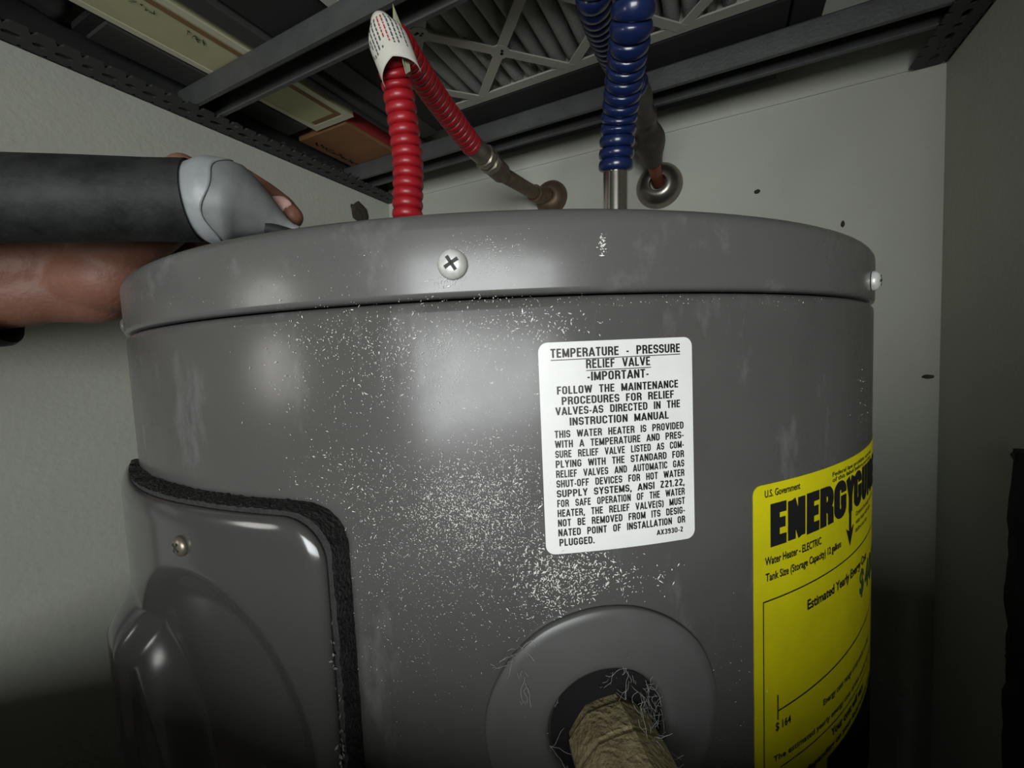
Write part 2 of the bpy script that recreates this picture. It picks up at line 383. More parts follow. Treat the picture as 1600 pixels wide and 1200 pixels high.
def frame_at(az, z, r):  # local z = outward, x = tangential right, y = up
    o = Vector((math.cos(az), math.sin(az), 0)); t = Vector((-math.sin(az), math.cos(az), 0)); u = Vector((0, 0, 1))
    m = Matrix((t, u, o)).transposed().to_4x4(); m.translation = tk(az, z, r); return m
def pan_screw(az, z, r, hr, parent, spin=.35, name='screw', hgt=.62, m_='screw'):
    m = frame_at(az, z, r)
    pr = [(0, -.003), (hr*.55, -.003), (hr*.55, .0005), (hr*1.0, .0006)]
    pr += [(hr*math.cos(t)**.8 if t < PI/2-1e-6 else 0, .0009+hr*hgt*math.sin(t)) for t in [k*PI/2/9 for k in range(10)]]
    s = MB().lathe(pr, 32, m).build(name, m_, parent, True, 60)
    c = MB(); zt_ = .0009+hr*hgt
    for a in (spin, spin+PI/2):
        d = Vector((math.cos(a), math.sin(a), 0))*hr*.52; n = Vector((-d.y, d.x, 0)).normalized()*hr*.115
        vs = []
        for zz in (zt_-hr*.25, zt_+hr*.015):
            for q in (-d-n, d-n, d+n, -d+n): vs.append(m @ Vector((q.x, q.y, zz)))
        c.add(vs, [(0,3,2,1),(4,5,6,7),(0,1,5,4),(1,2,6,5),(2,3,7,6),(3,0,4,7)])
    c.build('drive_recess', 'screw_dark', s)
    return s
s1 = pan_screw(rad(-66.36), 1.0245, R, .0040, wh, .55); tag(s1, 'dusty silver cross-head screw in the lid, front')
s2 = pan_screw(rad(-19.8), 1.0235, R, .0040, wh, .2); tag(s2, 'silver screw at the right edge of the lid')
s3 = pan_screw(rad(-119.5), 1.0225, R, .0040, wh, .2, m_='lid'); tag(s3, 'grey screw at the left edge of the lid')
for a in (70, 160): pan_screw(rad(a), 1.0235, R, .0040, wh, .2)

# --- access cover on black foam
CZT, CZB, CAL, CAR, CRAD = .9585, .790, rad(-116.5), rad(-75.9), .013
CW = (CAR-CAL)*R; CH = CZT-CZB
def rrect(w_, h_, r_, n=8):
    out = []
    for cx, cy, a0 in ((w_-r_, h_-r_, 0), (r_, h_-r_, PI/2), (r_, r_, PI), (w_-r_, r_, 1.5*PI)):
        for k in range(n+1):
            a = a0+k*PI/2/n; out.append((cx+r_*math.cos(a), cy+r_*math.sin(a)))
    return out
def dense(loop, step):
    out = []
    for (a, b), (c, d) in zip(loop, loop[1:]+loop[:1]):
        n = max(1, int(math.hypot(c-a, d-b)/step))
        for k in range(n): out.append((a+(c-a)*k/n, b+(d-b)*k/n))
    return out
def cpt(u, v, off): return tk(CAL+u/R, CZB+v, R+off)
ac = None
def stand(u): return .0040+.0056*sstep(0, CW*.62, u)
def dome(u, v):
    # pressed recess under an arch, with a raised bulge to its left
    q = math.hypot((u-.107)/.045, (v-.0913)/.0587) if v > .0913 else abs(u-.107)/.045
    h = -.0042*(1-sstep(.80, 1.0, q))
    q2 = math.hypot((u-.056)/.051, (v-.080)/.050) if v > .080 else abs(u-.056)/.051
    return h + .0085*(1-sstep(.62, 1.0, q2))
def cover_off(u, v):
    e = min(u, CW-u, v, CH-v)
    # distance to rounded corner
    cx = min(max(u, CRAD), CW-CRAD); cy = min(max(v, CRAD), CH-CRAD)
    dd = CRAD-math.hypot(u-cx, v-cy) if (u < CRAD or u > CW-CRAD) and (v < CRAD or v > CH-CRAD) else e
    bs = stand(u)
    return bs-.0014+.0026*math.sqrt(max(0, 1-(1-min(1, max(0, dd)/.006))**2)) + dome(u, v)
mb = MB(); NR = 40
base = dense(rrect(CW, CH, CRAD, 10), .003)
vs = []; fs = []; n = len(base); ctr = (.5*CW, .5*CH)
NG = 70
for j in range(NG+1):
    t = (j/NG)**1.6
    for (u, v) in base:
        uu, vv = u+(ctr[0]-u)*t, v+(ctr[1]-v)*t
        vs.append(cpt(uu, vv, cover_off(uu, vv)))
for j in range(NG):
    for k in range(n): fs.append((j*n+k, j*n+(k+1) % n, (j+1)*n+(k+1) % n, (j+1)*n+k))
# turned-in rim
o2 = len(vs)
for (u, v) in base: vs.append(cpt(u+(ctr[0]-u)*.004, v+(ctr[1]-v)*.004, stand(u)-.0022))
for k in range(n): fs.append((o2+k, o2+(k+1) % n, (k+1) % n, k))
ac = mb.add(vs, fs).build('access_cover', 'cover', wh, True, 60); tag(ac, 'glossy dark grey access cover with a pressed bulge')
mb = MB(); vs = []; fs = []
loop = dense(rrect(CW+.0030, CH+.0030, CRAD, 10), .0012); n = len(loop)
for lev, off_ in enumerate((None, .5, 1)):
    for k, (u, v) in enumerate(loop):
        off = -.001 if off_ is None else (stand(u)-.0017)*off_
        jit = .0006*noise.noise(Vector((u*600, v*600, off*500)))+.0004*noise.noise(Vector((u*90, v*90, 3)))
        vs.append(cpt(u-.0015+jit*(1 if lev else 0), v-.0015+jit, off))
for lev in range(2):
    for k in range(n): fs.append((lev*n+k, lev*n+(k+1) % n, (lev+1)*n+(k+1) % n, (lev+1)*n+k))
fs.append(tuple(2*n+k for k in range(n)))
fm = mb.add(vs, fs).build('foam_gasket', 'foam', ac); tag(fm, 'black foam insulation edge behind the cover')
uS, vS = (rad(-88.95)-CAL)*R, .9467-CZB
pan_screw(rad(-88.95), .9467, R+cover_off(uS, vS)-.0006, .0032, ac, .9, 'screw', .5, 'nickel')
# ragged glue lint along the cover's right edge
mb = MB()
for k in range(420):
    z = random.uniform(.845, .935); dens = sstep(.945, .88, z)
    if random.random() > .25+.75*dens: continue
    u = CW-.0006+random.uniform(-.0010, .0010)*(1+dens); p = cpt(u, z-CZB, .0072+random.uniform(0, .0022))
    s = random.uniform(.0002, .0006); a = Vector((random.gauss(0, 1), random.gauss(0, 1), random.gauss(0, 1.6))).normalized()*s*1.5
    c_ = Vector((random.gauss(0, 1), random.gauss(0, 1), random.gauss(0, 1))).normalized()*s
    mb.add([p-a, p+c_, p+a, p-c_*.6+a*.3], [(0, 1, 2), (0, 2, 3), (0, 3, 1), (1, 3, 2)])
tag(mb.build('glue_lint', 'lint', ac), None, None, None, 'stuff')

# --- relief-valve flange and brass nipple
FA, FZ = rad(-56.6), .8925
mf = frame_at(FA, FZ, R)
fl = []
def wrapz(x, y, off):  # point on the curved jacket, offset outward
    return tk(FA+x/R, FZ+y, R+off)
prf = [(.0352, .0002), (.0352, .0014), (.0347, .0019), (.032, .0020), (.026, .0023), (.0205, .0027), (.0188, .0027), (.0178, .0020), (.0170, .0004), (.0162, -.004), (.0162, -.012)]
vs = []; fs = []; sg = 96
for (r_, off) in prf:
    for k in range(sg):
        a = 2*PI*k/sg; rr = r_*(1+.006*noise.noise(Vector((math.cos(a)*3, math.sin(a)*3, 1)))*(1 if r_ > .03 else .2)); vs.append(wrapz(rr*math.cos(a), rr*math.sin(a), off))
for j in range(len(prf)-1):
    for k in range(sg): fs.append((j*sg+k, j*sg+(k+1) % sg, (j+1)*sg+(k+1) % sg, (j+1)*sg+k))
flo = MB().add(vs, fs).build('pipe_flange', 'flange', wh, True, 50); tag(flo, 'round grey plastic flange ring around the brass nipple')
vs = [wrapz(.0168*math.cos(2*PI*k/48), .0168*math.sin(2*PI*k/48), .0006) for k in range(48)]
MB().add(vs, [tuple(range(48))]).build('opening', 'hollow', flo)
# nipple: eight-sided body sticking out and slightly down, then a round pipe
ax = (mf.to_3x3() @ Vector((.05, -.16, 1))).normalized()
st = mf @ Vector((.0005, -.0035, 0))
ref = (mf.to_3x3() @ Vector((1, 0, 0))); ref = (ref-ax*ref.dot(ax)).normalized(); ref2 = ax.cross(ref)
def prism(rs, ang0, sides, rnd=0.0):
    vs = []; fs = []
    for (t, r_) in rs:
        for k in range(sides*3):
            a = ang0+2*PI*k/(sides*3); sec = 2*PI/sides; loc = ((a-ang0) % sec)-sec/2
            rr = r_*((1-rnd)*math.cos(sec/2)/math.cos(loc)+rnd)
            vs.append(st+ax*t+ref*(rr*math.cos(a))+ref2*(rr*math.sin(a)))
    n = sides*3
    for j in range(len(rs)-1):
        for k in range(n): fs.append((j*n+k, j*n+(k+1) % n, (j+1)*n+(k+1) % n, (j+1)*n+k))
    fs.append(tuple((len(rs)-1)*n+k for k in range(n))); fs.append(tuple(range(n-1, -1, -1)))
    return MB().add(vs, fs)
bo = prism([(-.004, .0118), (.0005, .0122), (.0015, .0128), (.0085, .0130), (.0092, .0127), (.0096, .0127), (.0104, .0133), (.030, .0136), (.031, .0128)], 1.38, 8, .35).build('brass_nipple', 'brass', wh, True, 20)
tag(bo, 'tarnished brass pipe nipple')
e0 = st+ax*.030
path = spline([e0, st+ax*.046, st+ax*.055-Vector((0,0,.006)), st+ax*.060-Vector((0,0,.03)), st+ax*.060-Vector((0,0,.35))], .004)
MB().tube(path, .0108, 24).build('drain_pipe', 'brass', wh, True)

# --- stickers
def label_sheet(name, az0, ztop, wd, ht, rc, m, off, nu=40, nvr=4, peel=None):
    lp = dense(rrect(wd, ht, rc, 6), .0015); n = len(lp); vs = []; fs = []
    def P(u, v, o): return tk(az0+u/R, ztop-ht+v, R+o+(peel(u, v) if peel else 0))
    for o in (off, 0.0):
        for u, v in lp: vs.append(P(u, v, o))
    for k in range(n): fs.append((n+k, n+(k+1) % n, (k+1) % n, k))
    # inner grid by strips: shrink loop
    lev = 26; basei = 0; prev = list(range(n))
    for j in range(1, lev+1):
        t = j/lev; cur = []
        for u, v in lp:
            uu, vv = u+(wd/2-u)*t, v+(ht/2-v)*t; cur.append(len(vs)); vs.append(P(uu, vv, off))
        for k in range(n): fs.append((prev[k], prev[(k+1) % n], cur[(k+1) % n], cur[k]))
        prev = cur
    o = MB().add(vs, fs).build(name, m, wh, True, 60)
    return o
W_AZ, W_ZT, W_W, W_H = rad(-60.72), 1.0029, .0450, .0589
ws = label_sheet('warning_sticker', W_AZ, W_ZT, W_W, W_H, .0026, 'sticker', .00022); tag(ws, 'white warning sticker with black capitals')
ink = MB()
def put(mb, az0, ztop, u, v, shp, off, shear=0):
    vs, fs, wd = shp
    mb.add([tk(az0+(u+x)*.001/R, ztop-(v-y)*.001, R+off) for x, y in vs], fs)
def words_line(mb, az0, ztop, text, u0, u1, v, cap, sx, bold, off, justify=True, strokes=False):
    ws_ = [stroke_text(t, cap, sx) if strokes else text2d(t, cap, sx, bold) for t in text.split(' ')]
    tot = sum(x[2] for x in ws_); n = len(ws_)
    if n == 1 or not justify:
        one = stroke_text(text, cap) if strokes else text2d(text, cap, 1, bold); k = (u1-u0)/one[2]
        put(mb, az0, ztop, u0, v, ([(x*k, y) for x, y in one[0]], one[1], 0), off); return
    gap = (u1-u0-tot)/(n-1); mn = cap*.42
    k = 1
    if gap < mn or gap > cap*1.1:
        mn = mn if gap < mn else cap*.9
        k = (u1-u0-mn*(n-1))/tot; gap = mn
    u = u0
    for x in ws_:
        put(mb, az0, ztop, u, v, ([(a*k, b) for a, b in x[0]], x[1], 0), off); u += x[2]*k+gap
OFF = .00040
HB = [("TEMPERATURE - PRESSURE", 3.3, 41.0, 4.2), ("RELIEF VALVE", 13.0, 31.6, 7.45), ("-IMPORTANT-", 13.2, 31.1, 10.85), ("FOLLOW THE MAINTENANCE", 4.7, 40.2, 14.2), ("PROCEDURES FOR RELIEF", 5.9, 38.8, 17.1), ("VALVES-AS DIRECTED IN THE", 4.1, 40.7, 19.9), ("INSTRUCTION MANUAL", 7.9, 37.0, 22.9)]
for i, (t, a, b, v) in enumerate(HB): words_line(ink, W_AZ, W_ZT, t, a, b, v, 2.45 if i < 3 else 2.2, .90, .03, OFF, True, True)
BD = ["THIS WATER HEATER IS PROVIDED", "WITH A TEMPERATURE AND PRES-", "SURE RELIEF VALVE LISTED AS COM-", "PLYING WITH THE STANDARD FOR", "RELIEF VALVES AND AUTOMATIC GAS", "SHUT-OFF DEVICES FOR HOT WATER", "SUPPLY SYSTEMS, ANSI Z21.22,", "FOR SAFE OPERATION OF THE WATER", "HEATER, THE RELIEF VALVE(S) MUST", "NOT BE REMOVED FROM ITS DESIG-", "NATED POINT OF INSTALLATION OR"]
for i, t in enumerate(BD): words_line(ink, W_AZ, W_ZT, t, 3.6, 41.7, 26.15+i*2.765, 2.05, .85, .030, OFF, True, True)
words_line(ink, W_AZ, W_ZT, "PLUGGED.", 3.8, 13.8, 56.6, 2.05, .85, .030, OFF, True, True)
words_line(ink, W_AZ, W_ZT, "AX3930-2", 32.5, 40.9, 56.4, 1.5, .8, .01, OFF, True, True)
def strip(mb, az0, ztop, u0, v0, u1, v1, th, off):
    n = max(2, int(abs(u1-u0)/1.0)); vs = []; fs = []
    L = math.hypot(u1-u0, v1-v0); nx, ny = -(v1-v0)/L*th/2, (u1-u0)/L*th/2
    for k in range(n+1):
        t = k/n; u, v = u0+(u1-u0)*t, v0+(v1-v0)*t
        for s in (-1, 1): vs.append(tk(az0+(u+s*nx)*.001/R, ztop-(v+s*ny)*.001, R+off))
    for k in range(n): fs.append((2*k, 2*k+1, 2*k+3, 2*k+2))
    mb.add(vs, fs)
strip(ink, W_AZ, W_ZT, 3.3, 4.85, 41.0, 4.75, .22, OFF)
strip(ink, W_AZ, W_ZT, 13.0, 8.05, 31.8, 8.05, .22, OFF)
ink.build('lettering', 'ink', ws)

E_AZ, E_ZT, E_W, E_H = rad(-43.25), .9560, .130, .185
es = label_sheet('energy_sticker', E_AZ, E_ZT, E_W, E_H, .0030, 'energy_yellow', .00022); tag(es, 'yellow energy rating sticker with black lettering')
ink = MB()
def eline(t, u0, u1, v, cap, bold=.01, just=False): words_line(ink, E_AZ, E_ZT, t, u0, u1, v, cap, .7, bold, OFF, just)
eline("U.S. Government", 4.8, 22.1, 4.1, 2.2, .014)
eline("Federal law prohibits removal", 43, 92, 3.9, 1.5, .008)
eline("of this label before purchase", 43, 92, 5.9, 1.5, .008)
# big logo word, letters set one by one
def glyph(mb, ch, u, v, wd, ht, bold):
    s = stroke_text(ch, 1, 1, wt=.265) if ch in 'ENRGYUID' else text2d(ch, 1, 1, bold); x0 = min(p[0] for p in s[0]); ys = [p[1] for p in s[0]]
    s = ([(p[0]-x0, p[1]) for p in s[0]], s[1], max(p[0] for p in s[0])-x0)
    y0, y1 = min(ys), max(ys)
    put(mb, E_AZ, E_ZT, u, v, ([(p[0]*wd/s[2], (p[1]-y0)*ht/(y1-y0)) for p in s[0]], s[1], 0), OFF)
for ch, u, wd in (('E', 7.3, 7.6), ('N', 15.7, 9.3), ('E', 25.9, 7.7), ('R', 34.3, 9.6), ('G', 44.4, 10.6), ('Y', 55.0, 9.0), ('G', 63.4, 10.2), ('U', 74.4, 8.8), ('I', 84.4, 3.4), ('D', 89, 9.2), ('E', 99, 7.6)):
    glyph(ink, ch, u, 20.6, wd, 14.0, .058)
strip(ink, E_AZ, E_ZT, 59.3, 14, 59.3, 28, 2.3, OFF)
vs = [tk(E_AZ+u*.001/R, E_ZT-v*.001, R+OFF) for u, v in ((55.2, 26.2), (59.3, 28.2), (63.4, 26.2), (59.3, 33.8))]
ink.add(vs, [(0, 3, 1), (1, 3, 2)])
for i in range(3): eline(["Compare the energy use of this", "water heater with others", "before you buy"][i], 66, 100-8*i, 24+3.2*i, 1.7, .01)
eline("Water Heater - ELECTRIC", 4.8, 35, 26.1, 2.5, .016)
eline("Tank Size (Storage Capacity) 12 gallons", 5, 50.5, 31.4, 2.5, .016)
strip(ink, E_AZ, E_ZT, 3.9, 38, 122, 37.6, .38, OFF); strip(ink, E_AZ, E_ZT, 3.95, 38, 3.95, 180, .38, OFF); strip(ink, E_AZ, E_ZT, 122, 37.6, 122, 180, .38, OFF)
eline("Estimated Yearly Energy Cost", 26.4, 84, 47, 3.3, .02)
strip(ink, E_AZ, E_ZT, 10.5, 71.2, 10.5, 79.8, .5, OFF); strip(ink, E_AZ, E_ZT, 10.5, 76.8, 116, 72.5, .42, OFF)
eline("$ 164", 9.4, 17.1, 83.4, 2.6, .016)
eline("Energy cost range of all similar models", 37, 92, 86.4, 2.2, .012)
eline("The estimated yearly energy cost of this model was not available", 8.3, 112, 94, 2.0, .012)
strip(ink, E_AZ, E_ZT, 11.8, 97.0, 110, 96.4, .3, OFF)
eline("Your cost will vary", 43, 80, 101.5, 3.0, .03)
eline("depending on your local energy rate", 26, 96, 106, 2.2, .02)
ink.build('lettering', 'energy_ink', es)
g = MB()
_ink = ink; ink = g
for ch, u, wd in (('$', 72.5, 7), ('4', 82, 8), ('0', 91, 8), ('0', 100, 8)): glyph(g, ch, u, 60.5, wd, 12, .03)
g.build('cost_figure', 'energy_green', es)
g = MB(); lv = 8; vs = []; fs = []
for k in range(lv+1):
    for v in (108, 150): vs.append(tk(E_AZ+(40+k*70/lv)*.001/R, E_ZT-v*.001, R+OFF))
for k in range(lv): fs.append((2*k, 2*k+1, 2*k+3, 2*k+2))
g.add(vs, fs).build('black_panel', 'energy_ink', es)

# --- loose flakes and dust clinging to the jacket and lid
def az_z(px, py, r=R):
    d = FW + XR*((px-800)/FPX) - UR*((py-600)/FPX)
    a = d.x**2+d.y**2; bq = -(d.x*TX+d.y*TY); cc = TX*TX+TY*TY-r*r; D_ = bq*bq-a*cc
    if D_ < 0: return None
    t = (-bq-math.sqrt(D_))/a; p = EYE+d*t; return math.atan2(p.y-TY, p.x-TX), p.z
fk = MB()
def flake(az, z, s, lift=.0003):
    o = Vector((math.cos(az), math.sin(az), 0)); t = Vector((-math.sin(az), math.cos(az), 0)); u = Vector((0, 0, 1))
    rr = R+lift*random.uniform(.6, 1.4)
    if z > ZS: rr += .0004
    p = tk(az, z, rr); a = random.uniform(0, PI); el = random.choice((1, 1.2, 1.6, 2.4))
    d1 = (t*math.cos(a)+u*math.sin(a)+o*random.uniform(-.5, .5))*s*el; d2 = (u*math.cos(a)-t*math.sin(a)+o*random.uniform(-.6, .6))*s*.55
    d3 = o*s*.35
    fk.add([p-d1, p-d2, p+d1*random.uniform(.5, 1), p+d2, p+d3], [(0, 1, 4), (1, 2, 4), (2, 3, 4), (3, 0, 4), (3, 2, 1, 0)])
def spread(px, py, sx, sy, n, smin, smax):
    for _ in range(n):
        q = az_z(random.gauss(px, sx), random.gauss(py, sy))
        if not q: continue
        az, z = q
        if z > ZS-.0005 and z < ZS+.001: continue
        if z > zt-.006: continue
        if W_AZ-.002 < az < W_AZ+W_W/R and W_ZT-W_H < z < W_ZT and random.random() < .97: continue
        u_, v_ = (az-FA)*R, z-FZ
        if math.hypot(u_, v_) < .0355: continue
        if az < CAR+.004 and z < CZT+.001: continue
        flake(az, z, random.uniform(smin, smax)*random.choice((.6, .8, 1, 1, 1.3)))
K = .000085
for (px, py, sx, sy, n, a, b_) in [
    (760, 800, 60, 45, 1300, 1.2, 2.6), (690, 790, 45, 40, 700, 1.0, 2.4), (800, 740, 60, 40, 300, 1.2, 2.8),
    (880, 890, 40, 28, 420, 1.6, 4.2), (930, 905, 55, 18, 170, 1.6, 4.2), (860, 940, 30, 28, 240, 1.2, 3),
    (620, 590, 70, 45, 260, 1.2, 3.0), (700, 530, 60, 25, 230, 1.2, 3.0), (840, 505, 45, 14, 110, 1.4, 3.8), (540, 520, 60, 22, 170, 1.2, 2.8),
    (550, 760, 45, 45, 260, 1.0, 2.8), (600, 880, 50, 70, 300, .9, 2.2), (800, 620, 60, 60, 150, 1.0, 2.6), (480, 600, 40, 60, 60, 1.0, 2.6),
    (690, 960, 70, 80, 260, .8, 2.0), (740, 850, 70, 60, 600, .9, 2.0), (770, 400, 35, 18, 130, 1.0, 2.2), (700, 440, 14, 6, 60, 1.4, 2.6), (660, 560, 120, 50, 200, .9, 2.0),
    (1160, 1060, 40, 60, 20, 1, 2.6), (600, 425, 120, 20, 60, .8, 1.8), (940, 385, 3, 9, 26, 2.0, 4.0), (800, 470, 300, 5, 160, .9, 2.0), (1345, 640, 6, 40, 40, 1.2, 2.6)]:
    spread(px, py, sx, sy, int(n*1.5), a*K, b_*K)
tag(fk.build('paint_flakes', 'flake', wh), 'pale loose flakes clinging to the jacket', None, None, 'stuff')
# dust wisps and fibres around the flange and the seam
lb = MB()
def fibre(p0, d, n=7, step=.0016, r_=.00005, curl=.6):
    p = Vector(p0); d = Vector(d).normalized(); pts = [p.copy()]
    for _ in range(n):
        d = (d+Vector((random.gauss(0, curl), random.gauss(0, curl), random.gauss(0, curl)))*.6).normalized(); p = p+d*step; pts.append(p.copy())
    lb.tube(spline(pts, .0006), r_, 5)
out = mf.to_3x3() @ Vector((0, 0, 1))
for _ in range(40):
    a = random.uniform(.1, 1.7); rr = random.uniform(.0125, .0178)
    fibre(wrapz(rr*math.cos(a), rr*math.sin(a)-.001, random.uniform(.0005, .003)), Vector((random.gauss(0, 1), random.gauss(0, 1), random.gauss(0, 1)))+out*.4, 6, .0012, .00005)
for _ in range(8):
    a = random.uniform(2.2, 3.4); fibre(wrapz(.0175*math.cos(a), .0175*math.sin(a), .0022), Vector((random.gauss(0, 1), random.gauss(0, 1), random.gauss(0, 1))), 6, .0014, .00005)
for _ in range(9):
    a = random.uniform(2.2, 2.5); fibre(wrapz(.0352*math.cos(a), .0352*math.sin(a), .0018), Vector((random.gauss(0, 1), random.gauss(0, 1), random.gauss(0, 1)))+out*.2, 5, .0012, .00005)
for _ in range(10):
    fibre(wrapz(-.024+random.gauss(0, .001), .015+random.gauss(0, .004), .0027), (0, 0, -1), 5, .0011, .00005)
for _ in range(40):
    a = random.uniform(.2, 1.3); fibre(st+ax*random.uniform(.001, .016)+ref*(.0131*math.cos(a*.9))+ref2*(.0131*math.sin(a*.9)), (random.gauss(0, 1), random.gauss(0, 1), random.gauss(0, 1)), 4, .001, .00005)
tag(lb.build('lint_fibres', 'lint', wh), None, None, None, 'stuff')

# ------------------------------------------------------------------ connector hoses
def corrugated(path, r0, amp, period, r_start=None):
    pts, L = resample(spline(path, .002), period/10); n = len(pts); rs = []
    for i in range(n):
        ph = (i/10) % 1; rs.append(r0-amp+2*amp*max(0, math.sin(PI*ph))**.36)
    return pts, rs
rh = thing('red_water_hose', 'red corrugated water connector with a folded paper tag', 'water hose', tuple(at(637, 338, .355)-Vector((0, 0, .078))))
apex = [at(638, 420, .358), at(637, 338, .355), at(637, 250, .35), at(622, 140, .337), at(610, 84, .325), at(607, 64, .334), at(622, 66, .350), at(650, 107, .38), at(690, 165, .43), at(738, 228, .492)]
p, r_ = corrugated(apex, .0111, .0014, .0080)
MB().tube(p, r_, 28).build('corrugated_sleeve', 'red_hose', rh, True, 80)
q0, q1 = at(738, 228, .492), at(760, 247, .52)
MB().tube([q0, q0.lerp(q1, .75)], [.0118, .0118], 24).build('ferrule', 'nickel', rh, True)
q2, q3 = at(768, 256, .535), at(786, 273, .57)
MB().tube([q0.lerp(q1, .72), q0.lerp(q1, .78), q1, q1.lerp(q2, .3), q1.lerp(q2, .4), q2], [.0115, .0142, .0142, .0115, .0140, .0140], 8).build('union_nut', 'nickel', rh, True, 30)
# paper tag: folded sheet wrapped over the bend
tg = MB()
ta, tb = at(623, 108, .320), at(592, 26, .312)
axis = (tb-ta).normalized(); side = (XR-axis*XR.dot(axis)).normalized(); frontv = side.cross(axis)
if frontv.dot(FW) > 0: frontv = -frontv
vs = []; fs = []; NU, NV = 24, 14; Lt = (tb-ta).length
for j in range(NV+1):
    t = j/NV
    for i in range(NU+1):
        s = i/NU*2-1; a = s*1.75
        rr = .0150*(1-.62*sstep(.66, 1.02, t)**1.5*(.5+.5*s*s))
        low = -.0065*abs(s)**1.2*(1-t)+.004*(1-abs(s))*(1-t)
        top_ = -.010*abs(s)**1.6*t
        vs.append(ta+axis*(t*Lt+low+top_)+side*(math.sin(a)*rr)+frontv*(math.cos(a)*rr*.85-.002))
for j in range(NV):
    for i in range(NU):
        k = j*(NU+1)+i; fs.append((k, k+1, k+NU+2, k+NU+1))
tagm = tg.add(vs, fs).build('paper_tag', 'paper', rh, True); tagm.modifiers.new('thickness', 'SOLIDIFY').thickness = .0004; tag(tagm, 'wrinkled white paper tag with red and black print')
pr = [MB(), MB()]
def tagpt(s, t, lift=.0005):
    a = s*1.75; rr = .0150*(1-.62*sstep(.66, 1.02, t)**1.5*(.5+.5*s*s))+lift
    return ta+axis*(t*Lt-.0065*abs(s)**1.2*(1-t)+.004*(1-abs(s))*(1-t)-.010*abs(s)**1.6*t)+side*(math.sin(a)*rr)+frontv*(math.cos(a)*rr*.85-.002)
for c in range(11):
    s = -.62+c*.115; red = c in (5, 6)
    t = .27+.06*random.random()
    while t < .86:
        dl = random.uniform(.03, .09)
        if random.random() < .85:
            pr[1 if red else 0].add([tagpt(s-.020, t), tagpt(s+.022, t), tagpt(s+.022, t+dl), tagpt(s-.020, t+dl)], [(0, 1, 2, 3)])
        t += dl+.022
pr[0].build('print_lines', 'print_grey', tagm); pr[1].build('print_lines', 'print_red', tagm)
fl_ = MB(); pts = [(614, 6), (628, 44), (637, 78), (641, 112), (634, 116), (629, 96), (622, 62), (615, 30)]
f3 = [at(x, y, .318+.004*math.sin(i)) for i, (x, y) in enumerate(pts)]
c_ = sum(f3, Vector())/len(f3)-frontv*.002
fl_.add(f3+[c_], [(i, (i+1) % 8, 8) for i in range(8)])
fo = fl_.build('tag_flap', 'paper_green', tagm); fo.modifiers.new('thickness', 'SOLIDIFY').thickness = .0005

bh = thing('blue_water_hose', 'blue corrugated water connector on a polished steel stub', 'water hose', tuple(at(962, 328, .345)-Vector((0, 0, .072))))
bp_ = [at(962, 268, .341), at(964, 225, .335), at(968, 180, .325), at(977, 110, .298), at(986, 40, .272), at(990, -25, .262), at(972, -85, .272), at(935, -55, .292), at(928, -5, .312), at(944, 50, .355), at(966, 98, .40), at(994, 135, .445)]
p, r_ = corrugated(bp_, .0122, .0014, .0084)
MB().tube(p, r_, 28).build('corrugated_sleeve', 'blue_hose', bh, True, 80)
MB().tube([at(962, 420, .349), at(962, 328, .345), at(962, 262, .3405)], .0098, 28).build('steel_stub', 'chrome', bh, True)
MB().tube([at(990, 130, .44), at(996, 140, .455), at(1000, 152, .472), at(1003, 164, .486)], [.0125, .0135, .0135, .012], 8).build('union_nut', 'dark_valve', bh, True, 30)
# collars where both stubs pass the lid are part of the heater
for hp in (at(637, 338, .355), at(962, 328, .345)):
    MB().lathe([(.0185, 0), (.0180, .003), (.014, .0036), (.0125, .0036), (.0125, -.001)], 40, Matrix.Translation((hp.x, hp.y, zt+.0008))).build('port_collar', 'flange', wh, True)

# pipe stubs out of the back wall
YW = YB
ps = thing('hot_pipe_stub', 'tarnished copper pipe with wall elbow joined to the red hose', 'pipe', (-.242, YW, 1.235))
e1 = at(842, 306, .655); e1.y = min(e1.y, .622)
MB().tube([q3, q3.lerp(e1, .5), e1], [.0098, .0095, .0098], 20).build('copper_tube', 'old_copper', ps, True)
MB().tube([q2, q2.lerp(q3, .8), q3], [.0130, .0128, .0105], 20).build('solder_socket', 'old_copper', ps, True)
wc = Vector((e1.x+.012, YW, e1.z+.001))
MB().tube(spline([e1-(e1-q3).normalized()*.010, e1, Vector((e1.x+.008, YW-.016, wc.z)), wc], .003), .0125, 20).build('elbow', 'old_copper', ps, True)
def escutcheon(c, rr, hgt, parent, m='escutcheon'):
    mw = Matrix.Translation(c) @ Matrix.Rotation(PI/2, 4, 'X')
    MB().lathe([(rr, 0), (rr*.98, hgt*.25), (rr*.86, hgt*.62), (rr*.62, hgt*.92), (rr*.45, hgt), (rr*.36, hgt*.97), (rr*.33, hgt*.8)], 48, mw).build('escutcheon', m, parent, True, 60)
escutcheon(wc, .026, .018, ps, 'old_copper')
cs = thing('cold_pipe_stub', 'dark shut-off valve and copper stub from a domed wall plate', 'pipe', (-.077, YW, 1.227))
ec = Vector((-.077, YW, 1.2265)); escutcheon(ec, .031, .020, cs)
v0 = Vector((-.083, YW-.026, 1.229)); v1 = at(1018, 240, .56); v2 = at(1012, 205, .56); v3 = at(1003, 164, .486)
MB().tube([ec+Vector((0, -.004, .002)), at(1024, 268, .578), v1], .0082, 18).build('copper_tube', 'new_copper', cs, True)
vp = resample(spline([at(1021, 256, .570), at(1018, 240, .56), at(1014, 215, .545), at(1009, 190, .52), v3], .002), .003)[0]
vr = [.0105+.0088*math.exp(-((i/(len(vp)-1)-.30)/.20)**2)+.0035*math.exp(-((i/(len(vp)-1)-.75)/.12)**2) for i in range(len(vp))]
MB().tube(vp, vr, 24).build('valve_body', 'dark_valve', cs, True)
sm = at(1008, 222, .55)
